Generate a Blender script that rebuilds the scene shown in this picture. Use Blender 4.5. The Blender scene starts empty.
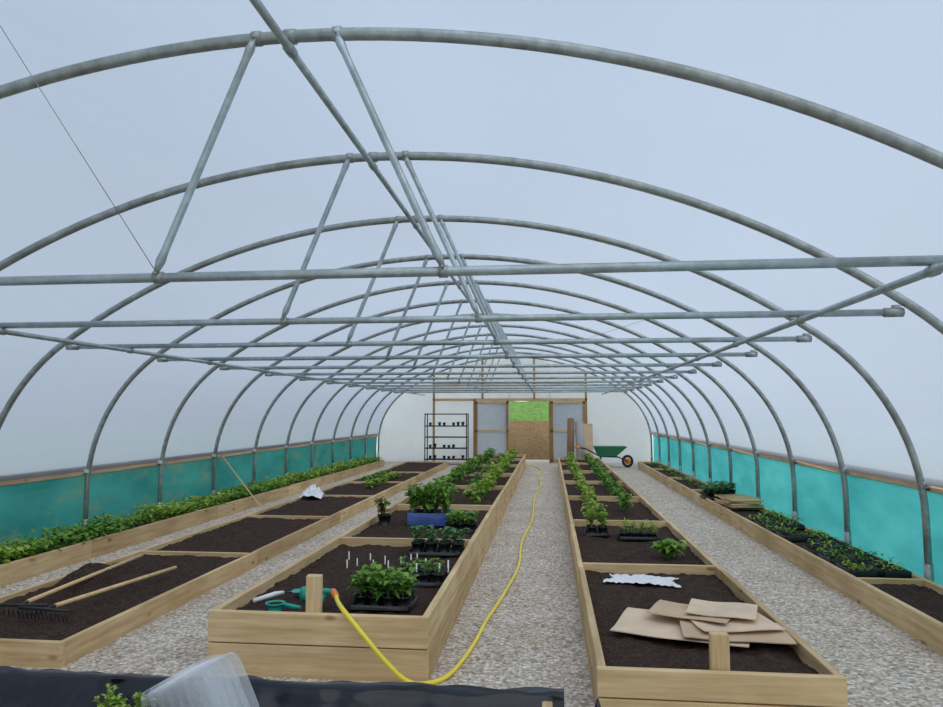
import bpy, math, random
from mathutils import Vector, noise, Matrix
random.seed(7)
R=random.random
def U(a,b): return a+(b-a)*R()
scene=bpy.context.scene
try:
    scene.view_settings.view_transform='Standard'
except Exception: pass

# ---------------------------------------------------------------- materials
def newmat(name):
    m=bpy.data.materials.new(name); m.use_nodes=True
    nt=m.node_tree; nt.nodes.clear()
    return m,nt,nt.nodes,nt.links
def out(nt,sock):
    o=nt.nodes.new('ShaderNodeOutputMaterial'); nt.links.new(sock,o.inputs['Surface']); return o
def coords(nt,scale=(1,1,1)):
    tc=nt.nodes.new('ShaderNodeTexCoord'); mp=nt.nodes.new('ShaderNodeMapping')
    mp.inputs['Scale'].default_value=scale
    nt.links.new(tc.outputs['Object'],mp.inputs['Vector']); return mp.outputs['Vector']
def noise_n(nt,vec,scale,detail=4,rough=.55):
    n=nt.nodes.new('ShaderNodeTexNoise'); n.inputs['Scale'].default_value=scale
    n.inputs['Detail'].default_value=detail; n.inputs['Roughness'].default_value=rough
    nt.links.new(vec,n.inputs['Vector']); return n.outputs['Fac']
def ramp(nt,fac,stops):
    r=nt.nodes.new('ShaderNodeValToRGB'); e=r.color_ramp.elements
    while len(e)<len(stops): e.new(.5)
    for i,(p,c) in enumerate(stops):
        e[i].position=p; e[i].color=(*c,1)
    nt.links.new(fac,r.inputs['Fac']); return r.outputs['Color']
def bump(nt,h,strength=.3,dist=.01):
    b=nt.nodes.new('ShaderNodeBump'); b.inputs['Strength'].default_value=strength
    b.inputs['Distance'].default_value=dist; nt.links.new(h,b.inputs['Height']); return b.outputs['Normal']
def mixc(nt,fac,a,b,mode='MIX'):
    m=nt.nodes.new('ShaderNodeMixRGB'); m.blend_type=mode
    for s,v in ((m.inputs[0],fac),(m.inputs[1],a),(m.inputs[2],b)):
        if isinstance(v,(int,float)): s.default_value=v
        elif isinstance(v,tuple): s.default_value=(*v,1)
        else: nt.links.new(v,s)
    return m.outputs[0]
def attr_tone(nt):
    a=nt.nodes.new('ShaderNodeAttribute'); a.attribute_name='tone'; return a.outputs['Fac']
def principled(nt,color,rough=.6,metal=0,normal=None,spec=None,alpha=None,trans=None):
    p=nt.nodes.new('ShaderNodeBsdfPrincipled')
    if isinstance(color,tuple): p.inputs['Base Color'].default_value=(*color,1)
    else: nt.links.new(color,p.inputs['Base Color'])
    if isinstance(rough,(int,float)): p.inputs['Roughness'].default_value=rough
    else: nt.links.new(rough,p.inputs['Roughness'])
    p.inputs['Metallic'].default_value=metal
    if normal is not None: nt.links.new(normal,p.inputs['Normal'])
    if spec is not None: p.inputs['Specular IOR Level'].default_value=spec
    return p.outputs[0]
def simple(name,color,rough=.6,metal=0,var=.15,scale=20,spec=None,bs=.1):
    m,nt,N,L=newmat(name); v=coords(nt); n=noise_n(nt,v,scale)
    d=tuple(c*(1-var) for c in color); l=tuple(min(1,c*(1+var)) for c in color)
    c=ramp(nt,n,[(.3,d),(.7,l)])
    out(nt,principled(nt,c,rough,metal,bump(nt,n,bs,.003),spec)); return m
def wood(name,axis,dark=(.58,.40,.20),light=(.90,.71,.43)):
    m,nt,N,L=newmat(name)
    sc={'x':(.6,9,9),'y':(9,.6,9),'z':(9,9,.6)}[axis]
    v=coords(nt,sc); n=noise_n(nt,v,3.2,6,.6)
    c=ramp(nt,n,[(.25,dark),(.48,tuple((a+b)/2 for a,b in zip(dark,light))),(.72,light)])
    t=attr_tone(nt)
    c2=ramp(nt,t,[(0,(.72,.69,.64)),(.5,(.92,.90,.86)),(1,(1.0,.98,.95))])
    c=mixc(nt,1.0,c,c2,'MULTIPLY')
    vk=nt.nodes.new('ShaderNodeTexVoronoi'); vk.inputs['Scale'].default_value=1.0
    L.new(coords(nt,tuple(max(2.2,s*.6) for s in sc)),vk.inputs['Vector'])
    k=ramp(nt,vk.outputs['Distance'],[(.05,(.38,.27,.19)),(.12,(1,1,1))])
    c=mixc(nt,.85,c,k,'MULTIPLY')
    big=noise_n(nt,coords(nt),1.3,3)
    c=mixc(nt,1.0,c,ramp(nt,big,[(.3,(.78,.72,.66)),(.65,(1,1,1))]),'MULTIPLY')
    out(nt,principled(nt,c,.7,0,bump(nt,n,.25,.004),.25)); return m
WX=wood('sawn_timber_x','x'); WY=wood('sawn_timber_y','y'); WZ=wood('sawn_timber_z','z')
WRAIL=wood('rail_timber','y',(.38,.27,.17),(.62,.46,.31))
WFR=wood('door_frame_timber','z',(.34,.21,.10),(.60,.41,.20))
HANDLE=simple('ash_handle',(.74,.50,.25),.5)

def steel(name,a,b,metal):
    m,nt,N,L=newmat(name)
    v=coords(nt); n=noise_n(nt,v,14,5,.65); n2=noise_n(nt,v,2.2,3)
    c=ramp(nt,n,[(.3,a),(.7,b)])
    c=mixc(nt,.7,c,ramp(nt,n2,[(.35,(.68,.65,.57)),(.65,(1,1,1))]),'MULTIPLY')
    out(nt,principled(nt,c,.34,metal,bump(nt,n,.05,.002))); return m
STEEL=steel('galvanised_steel',(.24,.27,.27),(.46,.50,.50),.5)
STEEL2=steel('galvanised_crossbar_steel',(.32,.38,.40),(.52,.60,.63),.5)

def film(name,tint,transp=.2,wr=.4,wscale=1.5,dfrac=.25):
    m,nt,N,L=newmat(name)
    v=coords(nt,(1,.35,1)); n=noise_n(nt,v,wscale,5,.6)
    nb=noise_n(nt,coords(nt,(.3,.12,.3)),1.0,2)
    c=ramp(nt,nb,[(.3,tuple(x*.86 for x in tint)),(.7,tint)])
    nm=bump(nt,n,wr,.05)
    tl=N.new('ShaderNodeBsdfTranslucent'); L.new(c,tl.inputs['Color']); L.new(nm,tl.inputs['Normal'])
    df=N.new('ShaderNodeBsdfDiffuse'); L.new(c,df.inputs['Color']); L.new(nm,df.inputs['Normal'])
    tr=N.new('ShaderNodeBsdfTransparent'); tr.inputs['Color'].default_value=(.93,.96,1,1)
    gl=N.new('ShaderNodeBsdfGlossy'); gl.inputs['Roughness'].default_value=.25; L.new(nm,gl.inputs['Normal'])
    gl.inputs['Color'].default_value=(.9,.95,1,1)
    a=N.new('ShaderNodeMixShader'); a.inputs[0].default_value=dfrac; L.new(tl.outputs[0],a.inputs[1]); L.new(df.outputs[0],a.inputs[2])
    b=N.new('ShaderNodeMixShader'); b.inputs[0].default_value=transp; L.new(a.outputs[0],b.inputs[1]); L.new(tr.outputs[0],b.inputs[2])
    g=N.new('ShaderNodeMixShader'); g.inputs[0].default_value=.03; L.new(b.outputs[0],g.inputs[1]); L.new(gl.outputs[0],g.inputs[2])
    out(nt,g.outputs[0]); return m
FILM=film('polythene_film',(.375,.45,.565),.22,.5,1.2)
FILME=film('polythene_end_film',(.84,.87,.90),.08,1.0,3.0,.3)
def net(name,dark,light,transp,patch=None):
    m,nt,N,L=newmat(name)
    n=noise_n(nt,coords(nt,(1,.4,1)),2.2,4)
    c=ramp(nt,n,[(.3,dark),(.7,light)])
    if patch:
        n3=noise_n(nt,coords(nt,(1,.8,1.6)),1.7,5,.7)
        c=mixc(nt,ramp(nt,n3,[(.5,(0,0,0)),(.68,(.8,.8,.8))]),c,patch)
    w=N.new('ShaderNodeTexWave'); w.inputs['Scale'].default_value=6; w.inputs['Distortion'].default_value=1.5
    L.new(coords(nt,(0,1,.2)),w.inputs['Vector'])
    nm=bump(nt,w.outputs['Fac'],.4,.02)
    tl=N.new('ShaderNodeBsdfTranslucent'); L.new(c,tl.inputs['Color']); L.new(nm,tl.inputs['Normal'])
    df=N.new('ShaderNodeBsdfDiffuse'); L.new(c,df.inputs['Color']); L.new(nm,df.inputs['Normal'])
    tr=N.new('ShaderNodeBsdfTransparent'); L.new(c,tr.inputs['Color'])
    a=N.new('ShaderNodeMixShader'); a.inputs[0].default_value=.35; L.new(tl.outputs[0],a.inputs[1]); L.new(df.outputs[0],a.inputs[2])
    b=N.new('ShaderNodeMixShader'); b.inputs[0].default_value=transp; L.new(a.outputs[0],b.inputs[1]); L.new(tr.outputs[0],b.inputs[2])
    out(nt,b.outputs[0]); return m
NETR=net('windbreak_netting_lit',(.05,.33,.35),(.10,.48,.50),.12)  # teal netting, bright light outside the right wall put into its colour
NETL=net('windbreak_netting_dim',(.03,.19,.18),(.06,.30,.28),.2,(.16,.25,.17))  # same teal netting, dimmer left side put into a darker colour, plus patches

def gravel():
    m,nt,N,L=newmat('gravel')
    v=coords(nt); vo=N.new('ShaderNodeTexVoronoi'); vo.inputs['Scale'].default_value=46; L.new(v,vo.inputs['Vector'])
    sep=N.new('ShaderNodeSeparateColor'); L.new(vo.outputs['Color'],sep.inputs[0])
    c=ramp(nt,sep.outputs[0],[(0,(.40,.33,.26)),(.25,(.62,.55,.46)),(.65,(.76,.69,.60)),(1,(.97,.93,.86))])
    d=ramp(nt,vo.outputs['Distance'],[(.3,(1,1,1)),(.85,(.48,.43,.38))])
    c=mixc(nt,.75,c,d,'MULTIPLY')
    n=noise_n(nt,v,1.6,5); n5=noise_n(nt,v,14,3,.7)
    c=mixc(nt,.6,c,ramp(nt,n,[(.3,(.78,.71,.62)),(.6,(1,1,1))]),'MULTIPLY')
    c=mixc(nt,.4,c,ramp(nt,n5,[(.35,(.65,.61,.57)),(.6,(1,1,1))]),'MULTIPLY')
    inv=N.new('ShaderNodeMath'); inv.operation='SUBTRACT'; inv.inputs[0].default_value=1; L.new(vo.outputs['Distance'],inv.inputs[1])
    out(nt,principled(nt,c,.85,0,bump(nt,inv.outputs[0],.5,.014),.2)); return m
GRAVEL=gravel()
def soil(name,a,b,c3):
    m,nt,N,L=newmat(name)
    v=coords(nt); n=noise_n(nt,v,45,6,.7); n2=noise_n(nt,v,9,4)
    c=ramp(nt,n,[(.3,a),(.6,b),(.78,c3)])
    c=mixc(nt,.6,c,ramp(nt,n2,[(.3,(.55,.5,.5)),(.65,(1,1,1))]),'MULTIPLY')
    out(nt,principled(nt,c,.95,0,bump(nt,n,.9,.02),.1)); return m
SOIL=soil('compost_soil',(.030,.019,.015),(.085,.056,.043),(.25,.18,.135))
BANK=soil('earth_bank_soil',(.12,.08,.04),(.22,.155,.085),(.34,.26,.16))
def grassm(name,a,b):
    m,nt,N,L=newmat(name); v=coords(nt); n=noise_n(nt,v,6,6,.7)
    out(nt,principled(nt,ramp(nt,n,[(.3,a),(.7,b)]),.9,0,bump(nt,n,.6,.05))); return m
GRASS=grassm('grass',(.04,.11,.02),(.13,.27,.05))
FIELD=grassm('sky_paled_field',(.42,.47,.42),(.54,.59,.53))  # sky brightness put into the grass colour, hides the horizon through the film
def leafm(name,a,b):
    m,nt,N,L=newmat(name)
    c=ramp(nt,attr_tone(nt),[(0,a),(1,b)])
    tl=N.new('ShaderNodeBsdfTranslucent'); L.new(c,tl.inputs['Color'])
    p=principled(nt,c,.5,0,None,.3)
    mx=N.new('ShaderNodeMixShader'); mx.inputs[0].default_value=.3; L.new(p,mx.inputs[1]); L.new(tl.outputs[0],mx.inputs[2])
    out(nt,mx.outputs[0]); return m
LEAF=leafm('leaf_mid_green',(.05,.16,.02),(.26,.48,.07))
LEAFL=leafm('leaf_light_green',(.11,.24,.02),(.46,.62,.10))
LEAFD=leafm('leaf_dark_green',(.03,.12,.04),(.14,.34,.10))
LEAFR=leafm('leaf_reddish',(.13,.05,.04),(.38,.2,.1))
BLACKP=simple('black_plastic',(.012,.012,.014),.35,0,.3,15)
LINER=simple('black_liner',(.007,.008,.013),.18,0,.4,9,None,.15)
CARD=simple('cardboard',(.60,.44,.29),.8,0,.10,5,.1)
CARD2=simple('cardboard_pale',(.72,.56,.40),.8,0,.10,5,.1)
WHITE=simple('white_plastic',(.80,.81,.83),.4,0,.08,6)
YEL=simple('yellow_hose',(.92,.74,.06),.35,0,.08,8)
TEAL=simple('teal_plastic',(.01,.36,.27),.35)
ORANGE=simple('orange_plastic',(.85,.25,.02),.35)
BLUE=simple('blue_plastic',(.02,.06,.26),.35)
WBG=simple('wheelbarrow_green',(.02,.20,.09),.35)
RUB=simple('rubber',(.02,.02,.02),.7)
IRON=simple('dark_iron',(.05,.05,.05),.5,.6)
WIRE=simple('wire',(.25,.28,.3),.4,.5)
GREYR=simple('grey_roll',(.40,.37,.34),.8)
BRNR=simple('brown_roll',(.24,.15,.08),.8)
def clear():
    m,nt,N,L=newmat('clear_plastic')
    gl=N.new('ShaderNodeBsdfGlossy'); gl.inputs['Roughness'].default_value=.1
    d2=N.new('ShaderNodeBsdfDiffuse'); d2.inputs['Color'].default_value=(.9,.92,.94,1)
    tr=N.new('ShaderNodeBsdfTransparent'); tr.inputs['Color'].default_value=(.97,.98,.99,1)
    n=noise_n(nt,coords(nt),12)
    nm=bump(nt,n,.3,.01); L.new(nm,gl.inputs['Normal'])
    lw=N.new('ShaderNodeLayerWeight'); lw.inputs[0].default_value=.35
    f=N.new('ShaderNodeMath'); f.operation='MULTIPLY_ADD'; f.inputs[1].default_value=.6; f.inputs[2].default_value=.04; L.new(lw.outputs['Facing'],f.inputs[0])
    b=N.new('ShaderNodeMixShader'); L.new(f.outputs[0],b.inputs[0]); L.new(tr.outputs[0],b.inputs[1]); L.new(d2.outputs[0],b.inputs[2])
    c=N.new('ShaderNodeMixShader'); c.inputs[0].default_value=.08; L.new(b.outputs[0],c.inputs[1]); L.new(gl.outputs[0],c.inputs[2])
    out(nt,c.outputs[0]); return m
CLEAR=clear()

# ---------------------------------------------------------------- mesh builder
class MB:
    def __init__(s): s.v=[];s.f=[];s.m=[];s.t=[];s.mats=[]
    def mi(s,mat):
        if mat not in s.mats: s.mats.append(mat)
        return s.mats.index(mat)
    def face(s,idx,mat,tone=.5): s.f.append(idx); s.m.append(s.mi(mat)); s.t.append(tone)
    def box(s,x0,x1,y0,y1,z0,z1,mat,tone=None,bev=.004,M=None):
        if tone is None: tone=R()
        b=min(bev,(x1-x0)*.3,(y1-y0)*.3,(z1-z0)*.3)
        n=len(s.v); P=[]
        X=(x0,x1);Y=(y0,y1);Z=(z0,z1)
        ids={}
        for i in (0,1):
            for j in (0,1):
                for k in (0,1):
                    sx,sy,sz=(1 if i==0 else -1),(1 if j==0 else -1),(1 if k==0 else -1)
                    for ax in range(3):
                        p=[X[i]+sx*b,Y[j]+sy*b,Z[k]+sz*b]
                        p[ax]=(X[i],Y[j],Z[k])[ax]
                        ids[(i,j,k,ax)]=n+len(P); P.append(Vector(p))
        if M is not None: P=[M@p for p in P]
        s.v+= [tuple(p) for p in P]
        F=[]
        for ax in range(3):
            for side in (0,1):
                o=[(0,0),(1,0),(1,1),(0,1)]
                q=[]
                for a,c in o:
                    t=[a,c]; t.insert(ax,side); q.append(ids[(t[0],t[1],t[2],ax)])
                F.append(q)
        for ax in range(3):
            o1,o2=[a for a in range(3) if a!=ax]
            for a in (0,1):
                for c in (0,1):
                    def key(e,face):
                        t=[0,0,0]; t[ax]=e; t[o1]=a; t[o2]=c; return ids[(t[0],t[1],t[2],face)]
                    F.append([key(0,o1),key(1,o1),key(1,o2),key(0,o2)])
        for i in (0,1):
            for j in (0,1):
                for k in (0,1): F.append([ids[(i,j,k,0)],ids[(i,j,k,1)],ids[(i,j,k,2)]])
        for q in F: s.face(q,mat,tone)
    def tube(s,pts,r,mat,seg=10,tone=.5,caps=True):
        pts=[Vector(p) for p in pts]; n0=len(s.v)
        rr=r if isinstance(r,(list,tuple)) else [r]*len(pts)
        t=(pts[1]-pts[0]).normalized(); up=Vector((0,0,1)) if abs(t.z)<.9 else Vector((1,0,0))
        nrm=t.cross(up).normalized()
        for i,p in enumerate(pts):
            if i==0: tt=pts[1]-pts[0]
            elif i==len(pts)-1: tt=pts[-1]-pts[-2]
            else: tt=(pts[i+1]-pts[i]).normalized()+(pts[i]-pts[i-1]).normalized()
            tt.normalize(); nrm=(nrm-tt*nrm.dot(tt)).normalized(); bn=tt.cross(nrm)
            for k in range(seg):
                a=2*math.pi*k/seg; q=p+(nrm*math.cos(a)+bn*math.sin(a))*rr[i]; s.v.append(tuple(q))
        for i in range(len(pts)-1):
            for k in range(seg):
                a=n0+i*seg+k; b=n0+i*seg+(k+1)%seg
                s.face([a,b,b+seg,a+seg],mat,tone)
        if caps:
            s.face([n0+k for k in range(seg)][::-1],mat,tone)
            e=n0+(len(pts)-1)*seg; s.face([e+k for k in range(seg)],mat,tone)
    def leaf(s,b,d,L,W,mat,droop=.4,tone=None):
        if tone is None: tone=R()
        b=Vector(b); d=Vector(d).normalized()
        side=d.cross(Vector((0,0,1)))
        if side.length<.05: side=Vector((1,0,0))
        side.normalize(); up=side.cross(d).normalized()
        n=len(s.v)
        p1=b+d*L*.35; p2=b+d*L*.72-Vector((0,0,1))*L*droop*.25; p3=b+d*L*.98-Vector((0,0,1))*L*droop*.7
        c=up*W*.18
        for q in (b,p1+side*W*.5+c,p1-side*W*.5+c,p2+side*W*.42+c,p2-side*W*.42+c,p3,p1,p2): s.v.append(tuple(q))
        for f in ([n,n+1,n+6],[n,n+6,n+2],[n+1,n+3,n+7,n+6],[n+6,n+7,n+4,n+2],[n+3,n+5,n+7],[n+7,n+5,n+4]): s.face(f,mat,tone)
    def build(s,name,parent=None,smooth=True):
        me=bpy.data.meshes.new(name); me.from_pydata(s.v,[],s.f)
        for m in s.mats: me.materials.append(m)
        me.polygons.foreach_set('material_index',s.m)
        a=me.attributes.new('tone','FLOAT','FACE'); a.data.foreach_set('value',s.t)
        me.validate(); me.update()
        if smooth: me.polygons.foreach_set('use_smooth',[True]*len(me.polygons))
        o=bpy.data.objects.new(name,me); scene.collection.objects.link(o)
        if parent: o.parent=parent
        return o
def empty(name):
    e=bpy.data.objects.new(name,None); scene.collection.objects.link(e); e.empty_display_size=.1; return e

# ---------------------------------------------------------------- tunnel dimensions
XC=-1.25; HW=4.51; CROWN=3.50; S=1.6925; D1=3.314; BAR=2.28; BH=3.56
YEND=D1+12*S; YFRONT=D1-4*S
R1=6.3; A0=.62
def profile(off=0,zmin=0,n1=26,n2=14):
    cz=CROWN-R1
    xs=R1*math.sin(A0); zs=cz+R1*math.cos(A0)
    r2=(HW-xs)/(1-math.sin(A0))
    c2x=xs-r2*math.sin(A0); c2z=zs-r2*math.cos(A0)
    half=[]
    for i in range(n1+1):
        a=A0*i/n1; half.append(((R1+off)*math.sin(a),cz+(R1+off)*math.cos(a)))
    for i in range(1,n2+1):
        a=A0+(math.pi/2-A0)*i/n2; half.append((c2x+(r2+off)*math.sin(a),c2z+(r2+off)*math.cos(a)))
    res=[]
    for p in half:
        if p[1]>zmin: res.append(p)
    if res and len(res)<len(half):
        a=res[-1]; b=half[len(res)]; t=(a[1]-zmin)/(a[1]-b[1]); res.append((a[0]+(b[0]-a[0])*t,zmin))
    else: res.append((HW+off,zmin))
    return res
def fullprofile(off=0,zl=0,zr=0):
    l=[(XC-x,z) for x,z in profile(off,zl)][::-1]; r=[(XC+x,z) for x,z in profile(off,zr)]
    return l+r[1:]
def hoopz(x):
    dx=abs(x-XC)
    h=profile()
    for a,b in zip(h,h[1:]):
        if a[0]<=dx<=b[0]+1e-9 and b[0]>a[0]: return a[1]+(b[1]-a[1])*(dx-a[0])/(b[0]-a[0])
    return 0
ZL,ZR=.89,.98

FRAME=empty('polytunnel_frame')
hoop_ys=[D1+S*i for i in range(-3,13)]
for y in hoop_ys:
    mb=MB(); mb.tube([(x,y,z) for x,z in fullprofile()],.031,STEEL,14)
    for sx,zr in ((-1,ZL),(1,ZR)):
        x=XC+sx*HW
        mb.tube([(x,y,0),(x,y,.30)],.037,STEEL,12)
        mb.box(x-.036,x+.036,y-.04,y+.04,zr-.03,zr+.03,STEEL2,.5,.006)
    mb.build('hoop',FRAME)
RX=-1.285
for i,y in enumerate(hoop_ys[3:-1]):
    mb=MB()
    mb.tube([(XC-BH,y,BAR),(XC+BH,y,BAR)],.024,STEEL2,12)
    mb.build('crossbar',FRAME)
    mb=MB()
    for sgn in (-1,1):
        top=Vector((XC+sgn*.21,y-.03,hoopz(XC+.2)-.01)); bot=Vector((XC+sgn*.72+.03,y-.03,BAR+.02))
        d=(bot-top).normalized()
        mb.tube([top,top+d*.06,top+d*.12,bot-d*.12,bot-d*.06,bot],[.012,.024,.019,.019,.024,.012],STEEL2,10)
        mb.tube([(top.x-.022,y,top.z+.012),(top.x+.022,y,top.z+.012)],.037,STEEL,12)
        mb.tube([(bot.x-.022,y,BAR),(bot.x+.022,y,BAR)],.031,STEEL,12)
        mb.tube([(bot.x,y-.05,BAR+.015),(bot.x,y+.02,BAR+.015)],.009,STEEL,8)
        mb.tube([(top.x,y-.055,top.z),(top.x,y+.03,top.z)],.009,STEEL,8)
        xe=XC+sgn*BH
        mb.tube([(xe-.07,y,BAR),(xe+.05,y,BAR)],.032,STEEL,12)
        mb.box(xe-.02,xe+.04,y-.012,y+.012,BAR-.03,BAR+.05,STEEL2,.5,.004)
    mb.build('braces',FRAME)
mb=MB(); mb.tube([(RX,YFRONT,CROWN-.07),(RX,YEND,CROWN-.07)],.021,STEEL2,12)
for y in hoop_ys:
    mb.tube([(RX-.028,y,CROWN-.002),(RX+.028,y,CROWN-.002)],.038,STEEL,12)
    mb.tube([(RX,y-.035,CROWN-.07),(RX,y+.035,CROWN-.07)],.028,STEEL,12)
mb.build('ridge_purlin',FRAME)
for x in (XC-2.95,XC+2.95):
    mb=MB(); mb.tube([(x,YFRONT,BAR-.045),(x,YEND,BAR-.045)],.02,STEEL2,12)
    for y in hoop_ys[3:-1]: mb.tube([(x,y-.03,BAR-.045),(x,y+.03,BAR-.045)],.027,STEEL,12)
    mb.build('crop_bar_purlin',FRAME)
def wire(pts,r=.0025):
    mb=MB(); mb.tube(pts,r,WIRE,5); mb.build('support_wire',FRAME)
wire([(-1.95,D1,2.3),(-2.50,2.84,3.40)],.002)
wire([(XC-3.5,D1,2.3),(-1.95,D1+.02,2.30)],.0015)
wire([(XC+2.0,D1+S,BAR),(XC+1.1,D1+3*S,2.30)],.0015)

def sheet(pts2,ys,mat,name):
    mb=MB(); n=len(pts2)
    for y in ys:
        for (x,z) in pts2:
            mb.v.append((x,y,z))
    for j in range(len(ys)-1):
        for i in range(n-1):
            a=j*n+i; mb.face([a,a+1,a+n+1,a+n],mat)
    return mb.build(name)
ysf=[YFRONT+(YEND+.04-YFRONT)*i/32 for i in range(33)]
sheet(fullprofile(.036,ZL,ZR),ysf,FILM,'ceiling')
def netwall(x,zt,mat,name,s):
    mb=MB(); ny=160; nz=6
    for j in range(ny+1):
        y=YFRONT+(YEND-YFRONT)*j/ny
        for k in range(nz+1):
            z=zt*k/nz
            ox=s*.015*math.sin(k/nz*math.pi)*(1+noise.noise(Vector((y*1.5,k*.6,x)))*1.2)
            mb.v.append((x+ox,y,z))
    for j in range(ny):
        for k in range(nz):
            a=j*(nz+1)+k; mb.face([a,a+1,a+nz+2,a+nz+1],mat)
    mb.build(name)
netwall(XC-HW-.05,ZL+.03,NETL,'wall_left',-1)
netwall(XC+HW+.05,ZR+.03,NETR,'wall_right',1)
for x,z in ((XC-HW-.035-.04,ZL),(XC+HW+.035,ZR)):
    mb=MB(); y=YFRONT
    while y<YEND-.1:
        y2=min(y+3.4,YEND); mb.box(x,x+.04,y,y2-.003,z-.055,z+.055,WRAIL,U(.4,1)); y=y2
    mb.build('trim_1' if x<0 else 'trim_2')

mb=MB(); mb.v=[(-60,-50,-.03),(60,-50,-.03),(60,90,-.03),(-60,90,-.03)]; mb.face([0,1,2,3],FIELD); mb.build('ground_outside')
mb=MB(); mb.v=[(XC-HW-.1,YFRONT-.1,0),(XC+HW+.1,YFRONT-.1,0),(XC+HW+.1,YEND+1.6,0),(XC-HW-.1,YEND+1.6,0)]; mb.face([0,1,2,3],GRAVEL); mb.build('floor')
mb=MB(); nx,ny=36,20
for j in range(ny+1):
    for i in range(nx+1):
        u=i/nx; x=-3.6+5.8*u; t=j/ny; y=YEND+1.9+t*5
        edge=min(1,min(u,1-u)*6); edge2=min(1,(1-t)*3)
        z=(1.50*min(1,t*3.0)**.7+max(0,t-.3)*1.9+.10*noise.noise(Vector((x*1.4,y*1.4,0))))*edge*edge2
        mb.v.append((x,y,z-.05))
for j in range(ny):
    for i in range(nx):
        a=j*(nx+1)+i; mb.face([a,a+1,a+nx+2,a+nx+1],BANK if j<6 else GRASS)
mb.build('earth_bank')

def endwall(y,opening,name):
    mb=MB(); nxx=120; nz=26
    for i in range(nxx+1):
        x=XC-HW-.03+(2*HW+.06)*i/nxx
        zt=(hoopz(max(XC-HW+.001,min(XC+HW-.001,x)))+.03)
        zb=0
        if opening and -1.38<x<-.0: zb=2.05
        for k in range(nz+1):
            z=zb+(zt-zb)*k/nz
            ang=math.atan2(z-1.0,x-XC)
            mb.v.append((x,y+.045*noise.noise(Vector((x*1.8,z*1.8,3)))+.05*noise.noise(Vector((ang*9,z*.4,7))),z))
    for i in range(nxx):
        for k in range(nz):
            a=i*(nz+1)+k
            mb.face([a,a+nz+1,a+nz+2,a+1],FILME)
    return mb.build(name)
endwall(YEND+.12,True,'wall_back'); endwall(YFRONT-.08,False,'wall_front')

e=empty('door_frame')
mb=MB(); yF=YEND-.06
for x in (-3.87,-2.5,1.18):
    mb.box(x-.035,x+.035,yF,yF+.07,0,2.09 if x==-2.5 else hoopz(x)-.04,WFR)
for x in (-2.23,-.51): mb.box(x-.035,x+.035,yF,yF+.07,2.09,hoopz(x)-.04,WFR)
for x in (-1.4,.0): mb.box(x-.035,x+.035,yF,yF+.07,0,2.03,WFR)
mb.box(-3.9,1.22,yF,yF+.07,2.03,2.12,WX,.3)
mb.box(-3.9,1.22,yF,yF+.06,2.55,2.62,WX,.3)
mb.build('frame_timbers',e,False)
for n,(xa,xb) in enumerate(((-2.46,-1.36),(.03,1.14))):
    mb=MB(); y0=yF-.07
    for x in (xa,xb-.07): mb.box(x,x+.07,y0,y0+.05,.03,2.02,WFR)
    for z in (.03,1.0,1.94): mb.box(xa,xb,y0,y0+.045,z,z+.08,WX,.3)
    mb.box(xa+.05,xb-.05,y0+.046,y0+.052,.05,2.0,FILME)
    mb.build('door_%d'%(n+1),None,False)

# ---------------------------------------------------------------- raised beds
def soilmesh(x0,x1,y0,y1,z,amp=.02,parent=None,mat=SOIL,res=.05):
    mb=MB(); nx=max(3,int((x1-x0)/res)); ny=max(3,int((y1-y0)/res))
    for j in range(ny+1):
        for i in range(nx+1):
            x=x0+(x1-x0)*i/nx; y=y0+(y1-y0)*j/ny
            h=noise.noise(Vector((x*2.3,y*2.3,1)))*amp*1.3+noise.noise(Vector((x*11,y*11,5)))*amp*.9+U(-1,1)*amp*.45
            mb.v.append((x,y,z+h))
    for j in range(ny):
        for i in range(nx):
            a=j*(nx+1)+i; mb.face([a,a+1,a+nx+2,a+nx+1],mat)
    return mb.build('soil',parent)
def bed(name,x0,x1,y0,y1,h,divs,soilz,courses=1,t=.045,amp=.02,front=True):
    e=empty(name); mb=MB()
    ch=h/courses
    for c in range(courses):
        z0=c*ch+(.004 if c else -.005); z1=(c+1)*ch-.004
        y=y0+t
        L=3.0 if c%2==0 else 2.4
        while y<y1-.01:
            y2=min(y+L,y1)
            for xs in (x0,x1-t):
                o=U(-.004,.004); mb.box(xs+o,xs+t+o,y,y2-.004,z0,z1+U(-.004,.003),WY)
            y=y2
        if front: mb.box(x0-.002,x1+.002,y0,y0+t-.001,z0,z1,WX,.9-.2*(c==0))
        mb.box(x0,x1,y1,y1+t,z0,z1,WX)
    for d in divs: mb.box(x0+t,x1-t,d,d+t,max(0,h-.18),h-.004,WX,U(.5,1))
    for (xx) in (x0+t,x1-2*t):
        mb.box(xx,xx+t,y0+t,y0+2*t,0,h-.02,WZ)
    mb.build('boards',e,False)
    soilmesh(x0+t*.6,x1-t*.6,y0+t*.6,y1,soilz,amp,e)
    return e
bed('raised_bed',-2.12,-.74,4.32,21.6,.385,[6.97,9.6,12.2,14.8,17.4,19.8],.31,2)
bed('raised_bed',.23,1.45,3.82,21.6,.30,[6.42,9.0,11.6,14.2,16.8,19.4],.225,2)
bed('raised_bed',-4.36,-3.09,4.32,21.6,.16,[7.22,9.9,12.5,15.1,17.7],.12,1)
bed('raised_bed',-5.70,-5.08,1.5,21.6,.2,[],.15,1)
bed('raised_bed',2.58,3.19,1.2,21.6,.2,[6.55,11.3,13.8,16.4,19.0],.15,1)

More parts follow.
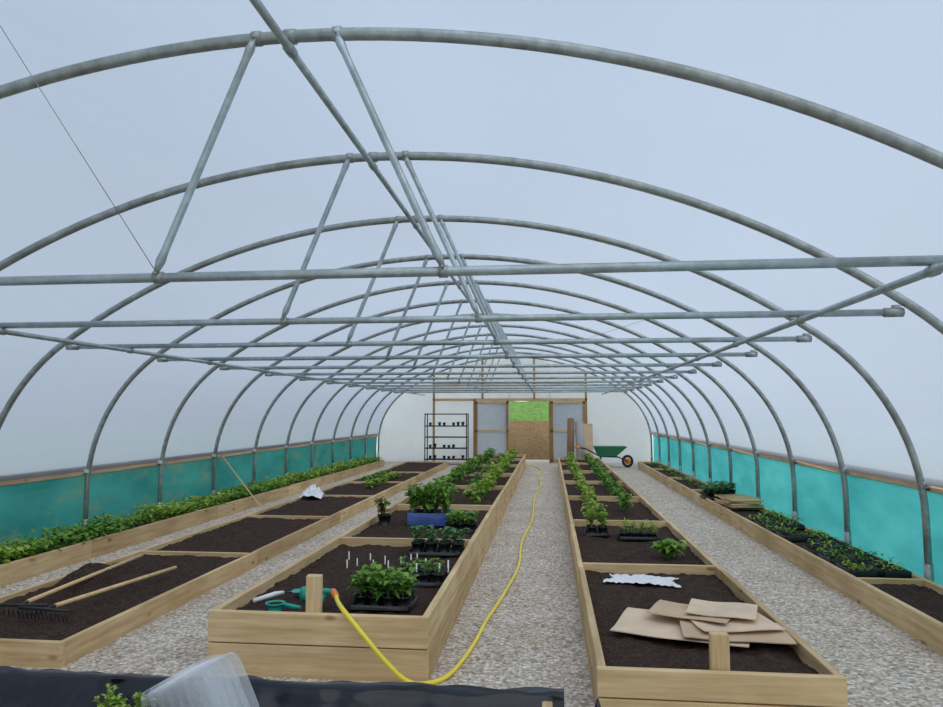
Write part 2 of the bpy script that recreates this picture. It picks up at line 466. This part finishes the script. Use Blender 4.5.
# ---------------------------------------------------------------- plants
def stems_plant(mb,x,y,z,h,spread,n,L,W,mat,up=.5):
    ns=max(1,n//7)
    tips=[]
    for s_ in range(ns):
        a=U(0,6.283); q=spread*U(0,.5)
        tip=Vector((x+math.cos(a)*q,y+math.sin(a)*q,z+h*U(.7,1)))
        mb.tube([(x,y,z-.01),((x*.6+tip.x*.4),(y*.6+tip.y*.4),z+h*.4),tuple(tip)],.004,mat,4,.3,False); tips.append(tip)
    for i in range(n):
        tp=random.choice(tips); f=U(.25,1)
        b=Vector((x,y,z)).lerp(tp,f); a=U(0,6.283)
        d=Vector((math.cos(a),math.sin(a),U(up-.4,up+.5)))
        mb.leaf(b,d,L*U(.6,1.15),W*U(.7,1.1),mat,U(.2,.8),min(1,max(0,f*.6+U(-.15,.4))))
mb=MB()
for i in range(10500):
    x=U(-5.64,-5.12); y=U(4.0,21.4)
    d=noise.noise(Vector((x*2,y*1.3,2)))
    if d<-.12 and R()<.75: continue
    hh=.19*(.45+.9*(noise.noise(Vector((x*3,y*2.2,9)))*.5+.5))
    f=R(); a=U(0,6.283); sp=noise.noise(Vector((0,y*.45,20)))
    mt=LEAFL if sp>.0 else LEAF
    if R()<.3: mt=LEAF
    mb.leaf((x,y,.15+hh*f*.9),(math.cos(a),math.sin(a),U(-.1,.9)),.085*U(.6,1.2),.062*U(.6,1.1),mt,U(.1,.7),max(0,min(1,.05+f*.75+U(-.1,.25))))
mb.build('strawberry_plants')

def pot(mb,x,y,z,r,h,mat=BLACKP,seg=12):
    n=len(mb.v); prof=[(r*.72,0),(r,h),(r*1.07,h),(r*1.07,h-.01),(r*.94,h-.005),(r*.9,h*.82)]
    for (rr,zz) in prof:
        for k in range(seg):
            a=6.2832*k/seg; mb.v.append((x+rr*math.cos(a),y+rr*math.sin(a),z+zz))
    for i in range(len(prof)-1):
        for k in range(seg):
            a=n+i*seg+k;b=n+i*seg+(k+1)%seg; mb.face([a,b,b+seg,a+seg],mat)
    mb.face([n+k for k in range(seg)],mat)
    mb.face([n+(len(prof)-1)*seg+k for k in range(seg)],SOIL)
def traybox(mb,x0,x1,y0,y1,z,h,mat=BLACKP):
    mb.box(x0,x1,y0,y1,z,z+.008,mat,.5,.002)
    w=.008
    mb.box(x0,x0+w,y0,y1,z,z+h,mat,.5,.002);mb.box(x1-w,x1,y0,y1,z,z+h,mat,.5,.002)
    mb.box(x0,x1,y0,y0+w,z,z+h,mat,.5,.002);mb.box(x0,x1,y1-w,y1,z,z+h,mat,.5,.002)
def pottray(name,x,y,z,nx,ny,r,ph,h,spread,n,L,W,mat,labels=0):
    mb=MB(); st=r*2.25
    traybox(mb,x-st*nx/2-.01,x+st*nx/2+.01,y-st*ny/2-.01,y+st*ny/2+.01,z,.035)
    for i in range(nx):
        for j in range(ny):
            px=x+(i-(nx-1)/2)*st; py=y+(j-(ny-1)/2)*st
            pot(mb,px,py,z+.01,r,ph); stems_plant(mb,px,py,z+ph*.85,h*U(.8,1.1),spread,n,L,W,mat)
    for i in range(labels):
        lx=x+U(-.5,.5)*st*nx; ly=y+U(-.5,.5)*st*ny
        mb.box(lx-.006,lx+.006,ly-.001,ly+.001,z+ph*.7,z+ph+.07,WHITE,.5,.0005)
    return mb.build(name)
pottray('pepper_seedling_tray',-1.12,4.82,.315,4,3,.042,.075,.17,.12,24,.10,.05,LEAF,3)
pottray('seedling_pot_tray',-1.0,5.5,.315,4,3,.045,.08,.10,.07,9,.06,.03,LEAF,4)
pottray('potted_cabbage_tray',-1.04,6.62,.315,4,2,.055,.10,.17,.12,13,.09,.06,LEAFD)
pottray('potted_squash_tray',-.98,7.9,.315,3,3,.05,.09,.13,.12,14,.09,.06,LEAF)
mb=MB(); x,y,z=-1.40,8.35,.315
traybox(mb,x-.25,x+.25,y-.18,y+.18,z,.15,BLUE)
mb.box(x-.24,x+.24,y-.17,y+.17,z+.01,z+.11,SOIL)
for i in range(4):
    for j in range(2): stems_plant(mb,x-.18+.12*i,y-.08+.16*j,z+.1,.38,.22,46,.12,.06,LEAF)
mb.build('tomato_plant_crate')
mb=MB(); pot(mb,-1.92,8.2,.31,.08,.13); stems_plant(mb,-1.92,8.2,.42,.22,.2,30,.10,.06,LEAFR); stems_plant(mb,-1.92,8.2,.42,.2,.2,26,.1,.06,LEAF); mb.build('potted_beetroot')
def row(name,x,y0,y1,step,z,h,spread,n,L,W,mat):
    mb=MB(); y=y0
    while y<y1:
        stems_plant(mb,x+U(-.05,.05),y+U(-.05,.05),z,h*U(.75,1.1),spread,n,L,W,mat); y+=step
    mb.build(name)
for x in (-1.72,-1.05): row('broad_bean_row',x,10.0,21.2,.42,.31,.29,.22,38,.13,.075,LEAF if x<-1.5 else LEAFL)
row('broad_bean_row',-1.38,12.4,21.2,.6,.31,.2,.16,20,.10,.06,LEAF)
for x in (.55,1.05): row('broad_bean_row',x,9.3 if x<1 else 10,21.2,.42,.225,.27,.18,32,.12,.065,LEAFL if x<1 else LEAF)
pottray('pepper_plant_tray',.52,8.3,.235,2,2,.055,.09,.26,.14,30,.10,.05,LEAFL)
pottray('leek_seedling_tray',.95,8.1,.235,4,2,.045,.06,.15,.05,18,.11,.012,LEAFL)
mb=MB(); stems_plant(mb,1.10,7.05,.22,.17,.26,80,.12,.075,LEAF); stems_plant(mb,1.2,7.2,.22,.14,.2,44,.1,.06,LEAFL); mb.build('courgette_plant')
row('lettuce_row',-3.6,14.0,16.6,.3,.12,.12,.2,34,.12,.08,LEAFL)
row('lettuce_row',-4.0,15.4,17.2,.35,.12,.1,.2,24,.12,.08,LEAF)
yy=6.75; k=0
while yy<10.6:
    for xx in (2.75,3.03):
        k+=1
        if k in (7,12,17): continue
        mb=MB(); w=.115
        traybox(mb,xx-w,xx+w,yy,yy+.34,.165,.055)
        mb.box(xx-w+.01,xx+w-.01,yy+.01,yy+.33,.17,.205,SOIL,.5,.002)
        hh=U(.02,.11); mt=random.choice([LEAF,LEAFL,LEAFD,LEAFL]); cnt=int(U(24,70))
        for c in range(cnt):
            ci=c%4; cj=(c//4)%6
            bx=xx-w+.04+ci*.05+U(-.01,.01);by=yy+.045+cj*.05+U(-.01,.01);a=U(0,6.28)
            mb.leaf((bx,by,.2+hh*R()),(math.cos(a),math.sin(a),U(0,1.6)),U(.03,.07),U(.015,.03),mt)
        mb.build('seedling_tray')
    yy+=.44
mb=MB()
for i in range(4):
    M=Matrix.Translation((2.88,11.5,0))@Matrix.Rotation(U(-.12,.12),4,'Z')
    mb.box(-.24,.24,-.4,.4,.205+i*.03,.23+i*.03,WX,None,.004,M)
mb.build('timber_offcut_stack')
for (x,y) in ((2.8,12.6),(3.0,13.1)):
    pottray('potted_herb_tray',x,y,.17,4,3,.05,.10,.15,.12,16,.09,.055,LEAFD)
row('lettuce_row',2.88,14.2,20.8,.5,.15,.08,.16,14,.09,.06,LEAF)

mb=MB()
for i in range(10):
    x=-1.80+i*.07+U(-.015,.015); y=6.1+U(-.2,.2)
    mb.box(x-.005,x+.005,y-.001,y+.001,.29,.36+U(0,.02),WHITE,.5,.0005)
mb.build('plant_labels')

def stake(x,y,z1,w=.095,t=.05):
    mb=MB(); mb.box(x-w/2,x+w/2,y,y+t,0,z1,WZ,.6,.006); mb.build('timber_stake',None,False)
stake(-1.47,4.37,.60); stake(.86,3.88,.47)

# ---------------------------------------------------------------- hose and tools
def catmull(P,n=10):
    P=[Vector(p) for p in P]; P=[P[0]*2-P[1]]+P+[P[-1]*2-P[-2]]; o=[]
    for i in range(1,len(P)-2):
        for k in range(n):
            t=k/n; a,b,c,d=P[i-1],P[i],P[i+1],P[i+2]
            o.append(.5*((2*b)+(c-a)*t+(2*a-5*b+4*c-d)*t*t+(3*b-a-3*c+d)*t**3))
    o.append(P[-2]); return o
e=empty('garden_hose')
mb=MB()
mb.tube(catmull([(-1.38,4.56,.43),(-1.33,4.44,.425),(-1.25,4.31,.405),(-1.12,4.24,.30),(-.98,4.22,.16),(-.85,4.22,.05),(-.74,4.27,.018),(-.62,4.45,.016),(-.54,5.0,.016),(-.50,5.6,.016),(-.42,6.4,.016),(-.34,7.6,.016),(-.36,9,.016),(-.28,11,.016),(-.30,13.5,.016),(-.22,16,.016),(-.32,18.5,.016),(-.26,20.5,.016),(-.6,22.2,.016),(-1.1,22.6,.016)]),.0145,YEL,10)
mb.build('hose_pipe',e)
mb=MB(); mb.tube([(-1.38,4.56,.43),(-1.40,4.60,.432),(-1.43,4.66,.435)],.022,ORANGE,10); mb.build('connector',e)
mb=MB()
mb.tube([(-1.43,4.66,.435),(-1.50,4.72,.42),(-1.6,4.74,.40)],[.016,.02,.03],TEAL,12)
mb.tube([(-1.6,4.74,.40),(-1.66,4.75,.385)],[.05,.055],TEAL,14)
mb.tube([(-1.5,4.72,.41),(-1.53,4.66,.33)],.016,TEAL,8)
mb.build('spray_gun',e)
mb=MB()
mb.tube([(-2.0,4.72,.345),(-1.9,4.85,.36),(-1.86,4.9,.36)],[.014,.017,.012],WHITE,10)
mb.tube([(-1.86,4.9,.36),(-1.82,4.96,.345)],.006,IRON,8)
n=len(mb.v)
for (a,b,c) in ((-1.84,4.93,.35),(-1.75,4.95,.35),(-1.68,5.1,.34),(-1.66,5.16,.335),(-1.72,5.15,.34),(-1.83,5.04,.35),(-1.77,5.03,.33)): mb.v.append((a,b,c))
for q in ([0,1,6],[1,2,6],[2,3,6],[3,4,6],[4,5,6],[5,0,6]): mb.face([n+i for i in q],TEAL)
mb.build('hand_trowel')
mb=MB()
pot(mb,-1.80,4.60,.32,.06,.05,TEAL,16)
mb.tube([(-1.75,4.60,.36),(-1.68,4.58,.355),(-1.62,4.58,.345)],.014,TEAL,8)
mb.build('watering_rose')

def rake(p0,p1):
    p0=Vector(p0);p1=Vector(p1); d=(p0-p1).normalized(); sd=Vector((-d.y,d.x,0)).normalized()
    mb=MB(); mb.tube([p1,p0],.016,HANDLE,10); mb.tube([p0,p0+d*.10],.01,IRON,8)
    c=p0+d*.10; mb.tube([c-sd*.21,c+sd*.21],.011,IRON,8)
    for i in range(13):
        q=c+sd*(-.2+.4*i/12); mb.tube([q,q+Vector((0,0,-.035))+d*.015,q+Vector((0,0,-.075))],[.005,.005,.002],IRON,6)
    mb.build('garden_rake')
rake((-3.86,5.0,.215),(-4.08,6.85,.19)); rake((-3.58,4.92,.215),(-3.42,6.3,.2))
mb=MB(); nn=18
for j in range(nn+1):
    for i in range(nn+1):
        x=-1+2*i/nn; y=-1+2*j/nn; r=math.hypot(x,y)
        z=.17*max(0,1-r)**.8+.025*noise.noise(Vector((x*5,y*5,2)))-.02*(r>1)
        mb.v.append((-4.09+x*.2,6.05+y*.5,.11+z))
for j in range(nn):
    for i in range(nn):
        a=j*(nn+1)+i; mb.face([a,a+1,a+nn+2,a+nn+1],SOIL)
mb.build('soil_mound')
mb=MB(); mb.tube([(-4.64,11.3,.01),(-5.66,11.9,.85)],.010,HANDLE,8); mb.build('bamboo_cane')

def crumple(name,x,y,z,sx,sy,h,mat,seed,rot=0,flat=.012):
    mb=MB(); n=26
    for j in range(n+1):
        for i in range(n+1):
            u=-1+2*i/n;v=-1+2*j/n; r=math.sqrt(u*u+v*v)
            e=max(0,1-r*.75)
            zz=h*e*(.55+.9*abs(noise.noise(Vector((u*2.3+seed,v*2.3,seed)))))+flat*abs(noise.noise(Vector((u*7,v*7,seed))))
            k=1+.25*noise.noise(Vector((u*1.2,v*1.2,seed+5)))
            px=u*sx*k;py=v*sy*k
            mb.v.append((x+px*math.cos(rot)-py*math.sin(rot),y+px*math.sin(rot)+py*math.cos(rot),z+zz))
    for j in range(n):
        for i in range(n):
            a=j*(n+1)+i; mb.face([a,a+1,a+n+2,a+n+1],mat)
    mb.build(name)
crumple('white_plastic_bag',-4.22,12.4,.14,.2,.35,.28,WHITE,3.1,.2)
crumple('white_plastic_sheet',.74,6.08,.235,.27,.14,.03,WHITE,8.3,-.15,.03)

def cardsheet(mb,c,sx,sy,rot,z,mat,curl=.03,seed=0):
    n=12; n0=len(mb.v); th=.006
    for layer in (0,1):
        for j in range(n+1):
            for i in range(n+1):
                u=-1+2*i/n;v=-1+2*j/n; px=u*sx/2;py=v*sy/2
                zz=z+curl*(u*u*.6+v*v*.4)*(1 if seed%2 else .5)+.012*noise.noise(Vector((u+seed,v,seed)))+(th if layer else 0)
                mb.v.append((c[0]+px*math.cos(rot)-py*math.sin(rot),c[1]+px*math.sin(rot)+py*math.cos(rot),zz))
    m=(n+1)**2
    for j in range(n):
        for i in range(n):
            a=n0+j*(n+1)+i; mb.face([a,a+1,a+n+2,a+n+1][::-1],mat); mb.face([a+m,a+m+1,a+m+n+2,a+m+n+1],mat)
    for i in range(n):
        for (a,b) in ((n0+i,n0+i+1),(n0+n*(n+1)+i,n0+n*(n+1)+i+1),(n0+i*(n+1),n0+(i+1)*(n+1)),(n0+i*(n+1)+n,n0+(i+1)*(n+1)+n)):
            mb.face([a,b,b+m,a+m],mat,0)
for c,sx,sy,rot,z,mt,cu,sd in (((.82,4.72),.80,.56,-.30,.258,CARD2,.02,2),((1.10,4.58),.62,.40,-.1,.28,CARD,.02,2),((1.12,4.70),.5,.36,.18,.30,CARD2,.015,4),((.90,4.86),.5,.34,-.42,.315,CARD,.015,4),((1.10,4.88),.42,.36,-.3,.33,CARD2,.015,4)):
    mb=MB(); cardsheet(mb,c,sx,sy,rot,z,mt,cu,sd); mb.build('cardboard_sheet',None,False)

# ---------------------------------------------------------------- far end items
mb=MB(); x0,x1,y0,y1=-3.95,-2.62,22.35,22.8
for x in (x0,x1):
    for y in (y0,y1): mb.tube([(x,y,0),(x,y,1.62)],.018,BLACKP,8)
for z in (.15,.5,.85,1.2,1.58):
    mb.box(x0,x1,y0,y1,z,z+.035,BLACKP)
mb.build('shelving_rack',None,False)
mb=MB()
for z in (.185,.535,1.235):
    for i in range(8):
        if R()<.75: pot(mb,x0+.14+i*.15,22.55,z,.05,U(.07,.12))
mb.build('plant_pots')
mb=MB(); mb.tube([(.62,22.5,0),(.66,22.85,1.45)],.11,BRNR,16); mb.build('carpet_roll')
mb=MB(); mb.tube([(.95,22.4,0),(.92,22.85,1.35)],.13,GREYR,16); mb.build('carpet_roll')
mb=MB(); M=Matrix.Translation((1.1,22.9,0))@Matrix.Rotation(-.12,4,'X'); mb.box(-.25,.25,0,.02,0,1.3,CARD,None,.002,M); mb.build('plywood_board')
e=empty('wheelbarrow'); wx,wy=1.75,21.9
def P(x,y,z): return (wx+x*.9,wy+y,z)
mb=MB(); rims=[(.30,.20,.34),(.50,.30,.62)]
n=len(mb.v)
for inner in (0,1):
    for (hx,hy,z) in rims:
        hx-=inner*.012;hy-=inner*.012
        for (a,b) in ((-1,-1),(1,-1),(1,1),(-1,1)):
            mb.v.append(P(a*hx-(.06 if z<.5 else 0)+ (.08 if (a>0 and z>.5) else 0),b*hy,z+(0.012*inner if z<.5 else 0)))
for k in range(4):
    b=(k+1)%4
    mb.face([n+k,n+b,n+4+b,n+4+k],WBG); mb.face([n+8+k,n+12+k,n+12+b,n+8+b],WBG); mb.face([n+4+k,n+4+b,n+12+b,n+12+k],WBG)
mb.face([n,n+3,n+2,n+1],WBG); mb.face([n+8,n+9,n+10,n+11],WBG)
mb.tube([P(-.5,-.3,.62),P(.58,-.3,.62),P(.58,.3,.62),P(-.5,.3,.62),P(-.5,-.3,.62)],.012,WBG,8)
mb.build('tub',e,False)
mb=MB()
for s in (-1,1):
    mb.tube([P(-1.05,s*.3,.60),P(-.75,s*.28,.55),P(-.3,s*.2,.33),P(.3,s*.14,.31),P(.62,s*.06,.2)],.016,IRON,8)
    mb.tube([P(-.25,s*.2,.33),P(-.36,s*.22,.0)],.015,IRON,8)
    mb.tube([P(-1.12,s*.3,.61),P(-.95,s*.3,.585)],.022,ORANGE,8)
mb.tube([P(-.36,-.22,.03),P(-.36,.22,.03)],.012,IRON,8)
mb.build('frame',e)
mb=MB(); pts=[P(.62+.15*math.cos(a),0,.19+.15*math.sin(a)) for a in [6.2832*i/24 for i in range(25)]]
mb.tube(pts,.04,RUB,10,.5,False); mb.tube([P(.62,-.03,.19),P(.62,.03,.19)],.09,ORANGE,18); mb.tube([P(.62,-.09,.19),P(.62,.09,.19)],.012,IRON,8)
mb.build('wheel',e)

# ---------------------------------------------------------------- foreground lined bed
e=empty('lined_planter_bed')
mb=MB(); x0,x1,ya,yb=-4.2,.0,1.95,3.22
mb.box(x0,x1,yb-.045,yb,0,.375,WX); mb.box(x0,x1,ya,ya+.045,0,.375,WX)
mb.box(x1-.045,x1,ya+.045,yb-.045,0,.375,WY); mb.box(x0,x0+.045,ya+.045,yb-.045,0,.375,WY)
mb.build('boards',e,False)
soilmesh(x0+.05,x1-.05,ya+.05,yb-.05,.24,.03,e)
mb=MB(); nx=300; prof=[(-.17,.255),(-.12,.29),(-.085,.34),(-.06,.38),(-.035,.395),(-.01,.398),(.012,.39),(.028,.36),(.035,.30),(.038,.22),(.04,.15)]
for i in range(nx+1):
    x=x0+(x1+.05-x0)*i/nx
    for k,(dy,z) in enumerate(prof):
        w=.030*noise.noise(Vector((x*2.2+k*.25,k*.35,0)))+.016*noise.noise(Vector((x*8+k*1.1,k*.6,4)))
        mb.v.append((x,yb+dy+(w*.6 if k>5 else w*1.3),z+max(0,w)*.8+ (.05*noise.noise(Vector((x*3,7,0))) if k==10 else 0)))
m=len(prof)
for i in range(nx):
    for k in range(m-1):
        a=i*m+k; mb.face([a,a+1,a+m+1,a+m],LINER)
mb.build('liner',e)
crumple('black_liner_offcut',.2,3.3,.0,.16,.14,.30,LINER,5.5)
# nested clear propagator lids lying on their side
mb=MB()
Mx=Matrix.Translation((-1.48,2.84,.375))@Matrix.Rotation(-.25,4,'Z')@Matrix.Rotation(1.05,4,'Y')
for lay in range(6):
    hx,hy=.155,.12; n0=len(mb.v)
    per=[]; nseg=14
    corners=[(-1,-1),(1,-1),(1,1),(-1,1)]
    for k in range(4):
        a=corners[k];b=corners[(k+1)%4]
        for i in range(nseg):
            t=i/nseg; px=a[0]+(b[0]-a[0])*t; py=a[1]+(b[1]-a[1])*t
            rr=max(abs(px),abs(py)); ll=(abs(px)**6+abs(py)**6)**(1/6)
            per.append((px*rr/ll,py*rr/ll))
    m=len(per)
    levels=[(1.08,-.05),(1.07,-.042),(1.0,-.042),(.93,.035),(.87,.045)]
    for (q,z) in levels:
        for (px,py) in per:
            mb.v.append(tuple(Mx@Vector((px*hx*q,py*hy*q,z+lay*.045))))
    for l in range(len(levels)-1):
        for k in range(m):
            a=n0+l*m+k;b=n0+l*m+(k+1)%m; mb.face([a,b,b+m,a+m],CLEAR)
    mb.face([n0+(len(levels)-1)*m+k for k in range(m)],CLEAR)
mb.build('propagator_lid_stack',None,False)
mb=MB()
for (dx,dy) in ((0,0),(.08,.03),(-.08,.02),(.03,-.06)): stems_plant(mb,-1.84+dx,2.98+dy,.25,.15,.14,70,.035,.02,LEAFL)
mb.build('thyme_plant')

# ---------------------------------------------------------------- light
w=bpy.data.worlds.new('overcast_sky'); scene.world=w; w.use_nodes=True
nt=w.node_tree; nt.nodes.clear(); N=nt.nodes; L=nt.links
tc=N.new('ShaderNodeTexCoord'); sp=N.new('ShaderNodeSeparateXYZ'); L.new(tc.outputs['Generated'],sp.inputs[0])
rp=N.new('ShaderNodeValToRGB'); rp.color_ramp.elements[0].position=.0; rp.color_ramp.elements[0].color=(.86,.90,.93,1)
rp.color_ramp.elements[1].position=1; rp.color_ramp.elements[1].color=(.54,.66,.84,1)
L.new(sp.outputs[2],rp.inputs['Fac'])
bg=N.new('ShaderNodeBackground'); bg.inputs['Strength'].default_value=.95; L.new(rp.outputs[0],bg.inputs['Color'])
o=N.new('ShaderNodeOutputWorld'); L.new(bg.outputs[0],o.inputs['Surface'])
sl=bpy.data.lights.new('sun','SUN'); sl.energy=4.2; sl.angle=1.3; sl.color=(1,.95,.87)
so=bpy.data.objects.new('sun',sl); scene.collection.objects.link(so); so.rotation_euler=(math.radians(28),math.radians(22),0)

# ---------------------------------------------------------------- camera
cd=bpy.data.cameras.new('camera'); cd.sensor_width=36; cd.lens=36*709.2/943; cd.clip_end=300
co=bpy.data.objects.new('camera',cd); scene.collection.objects.link(co)
co.location=(0,0,1.6); co.rotation_euler=(math.pi/2+.0851,0,.1097)
scene.camera=co
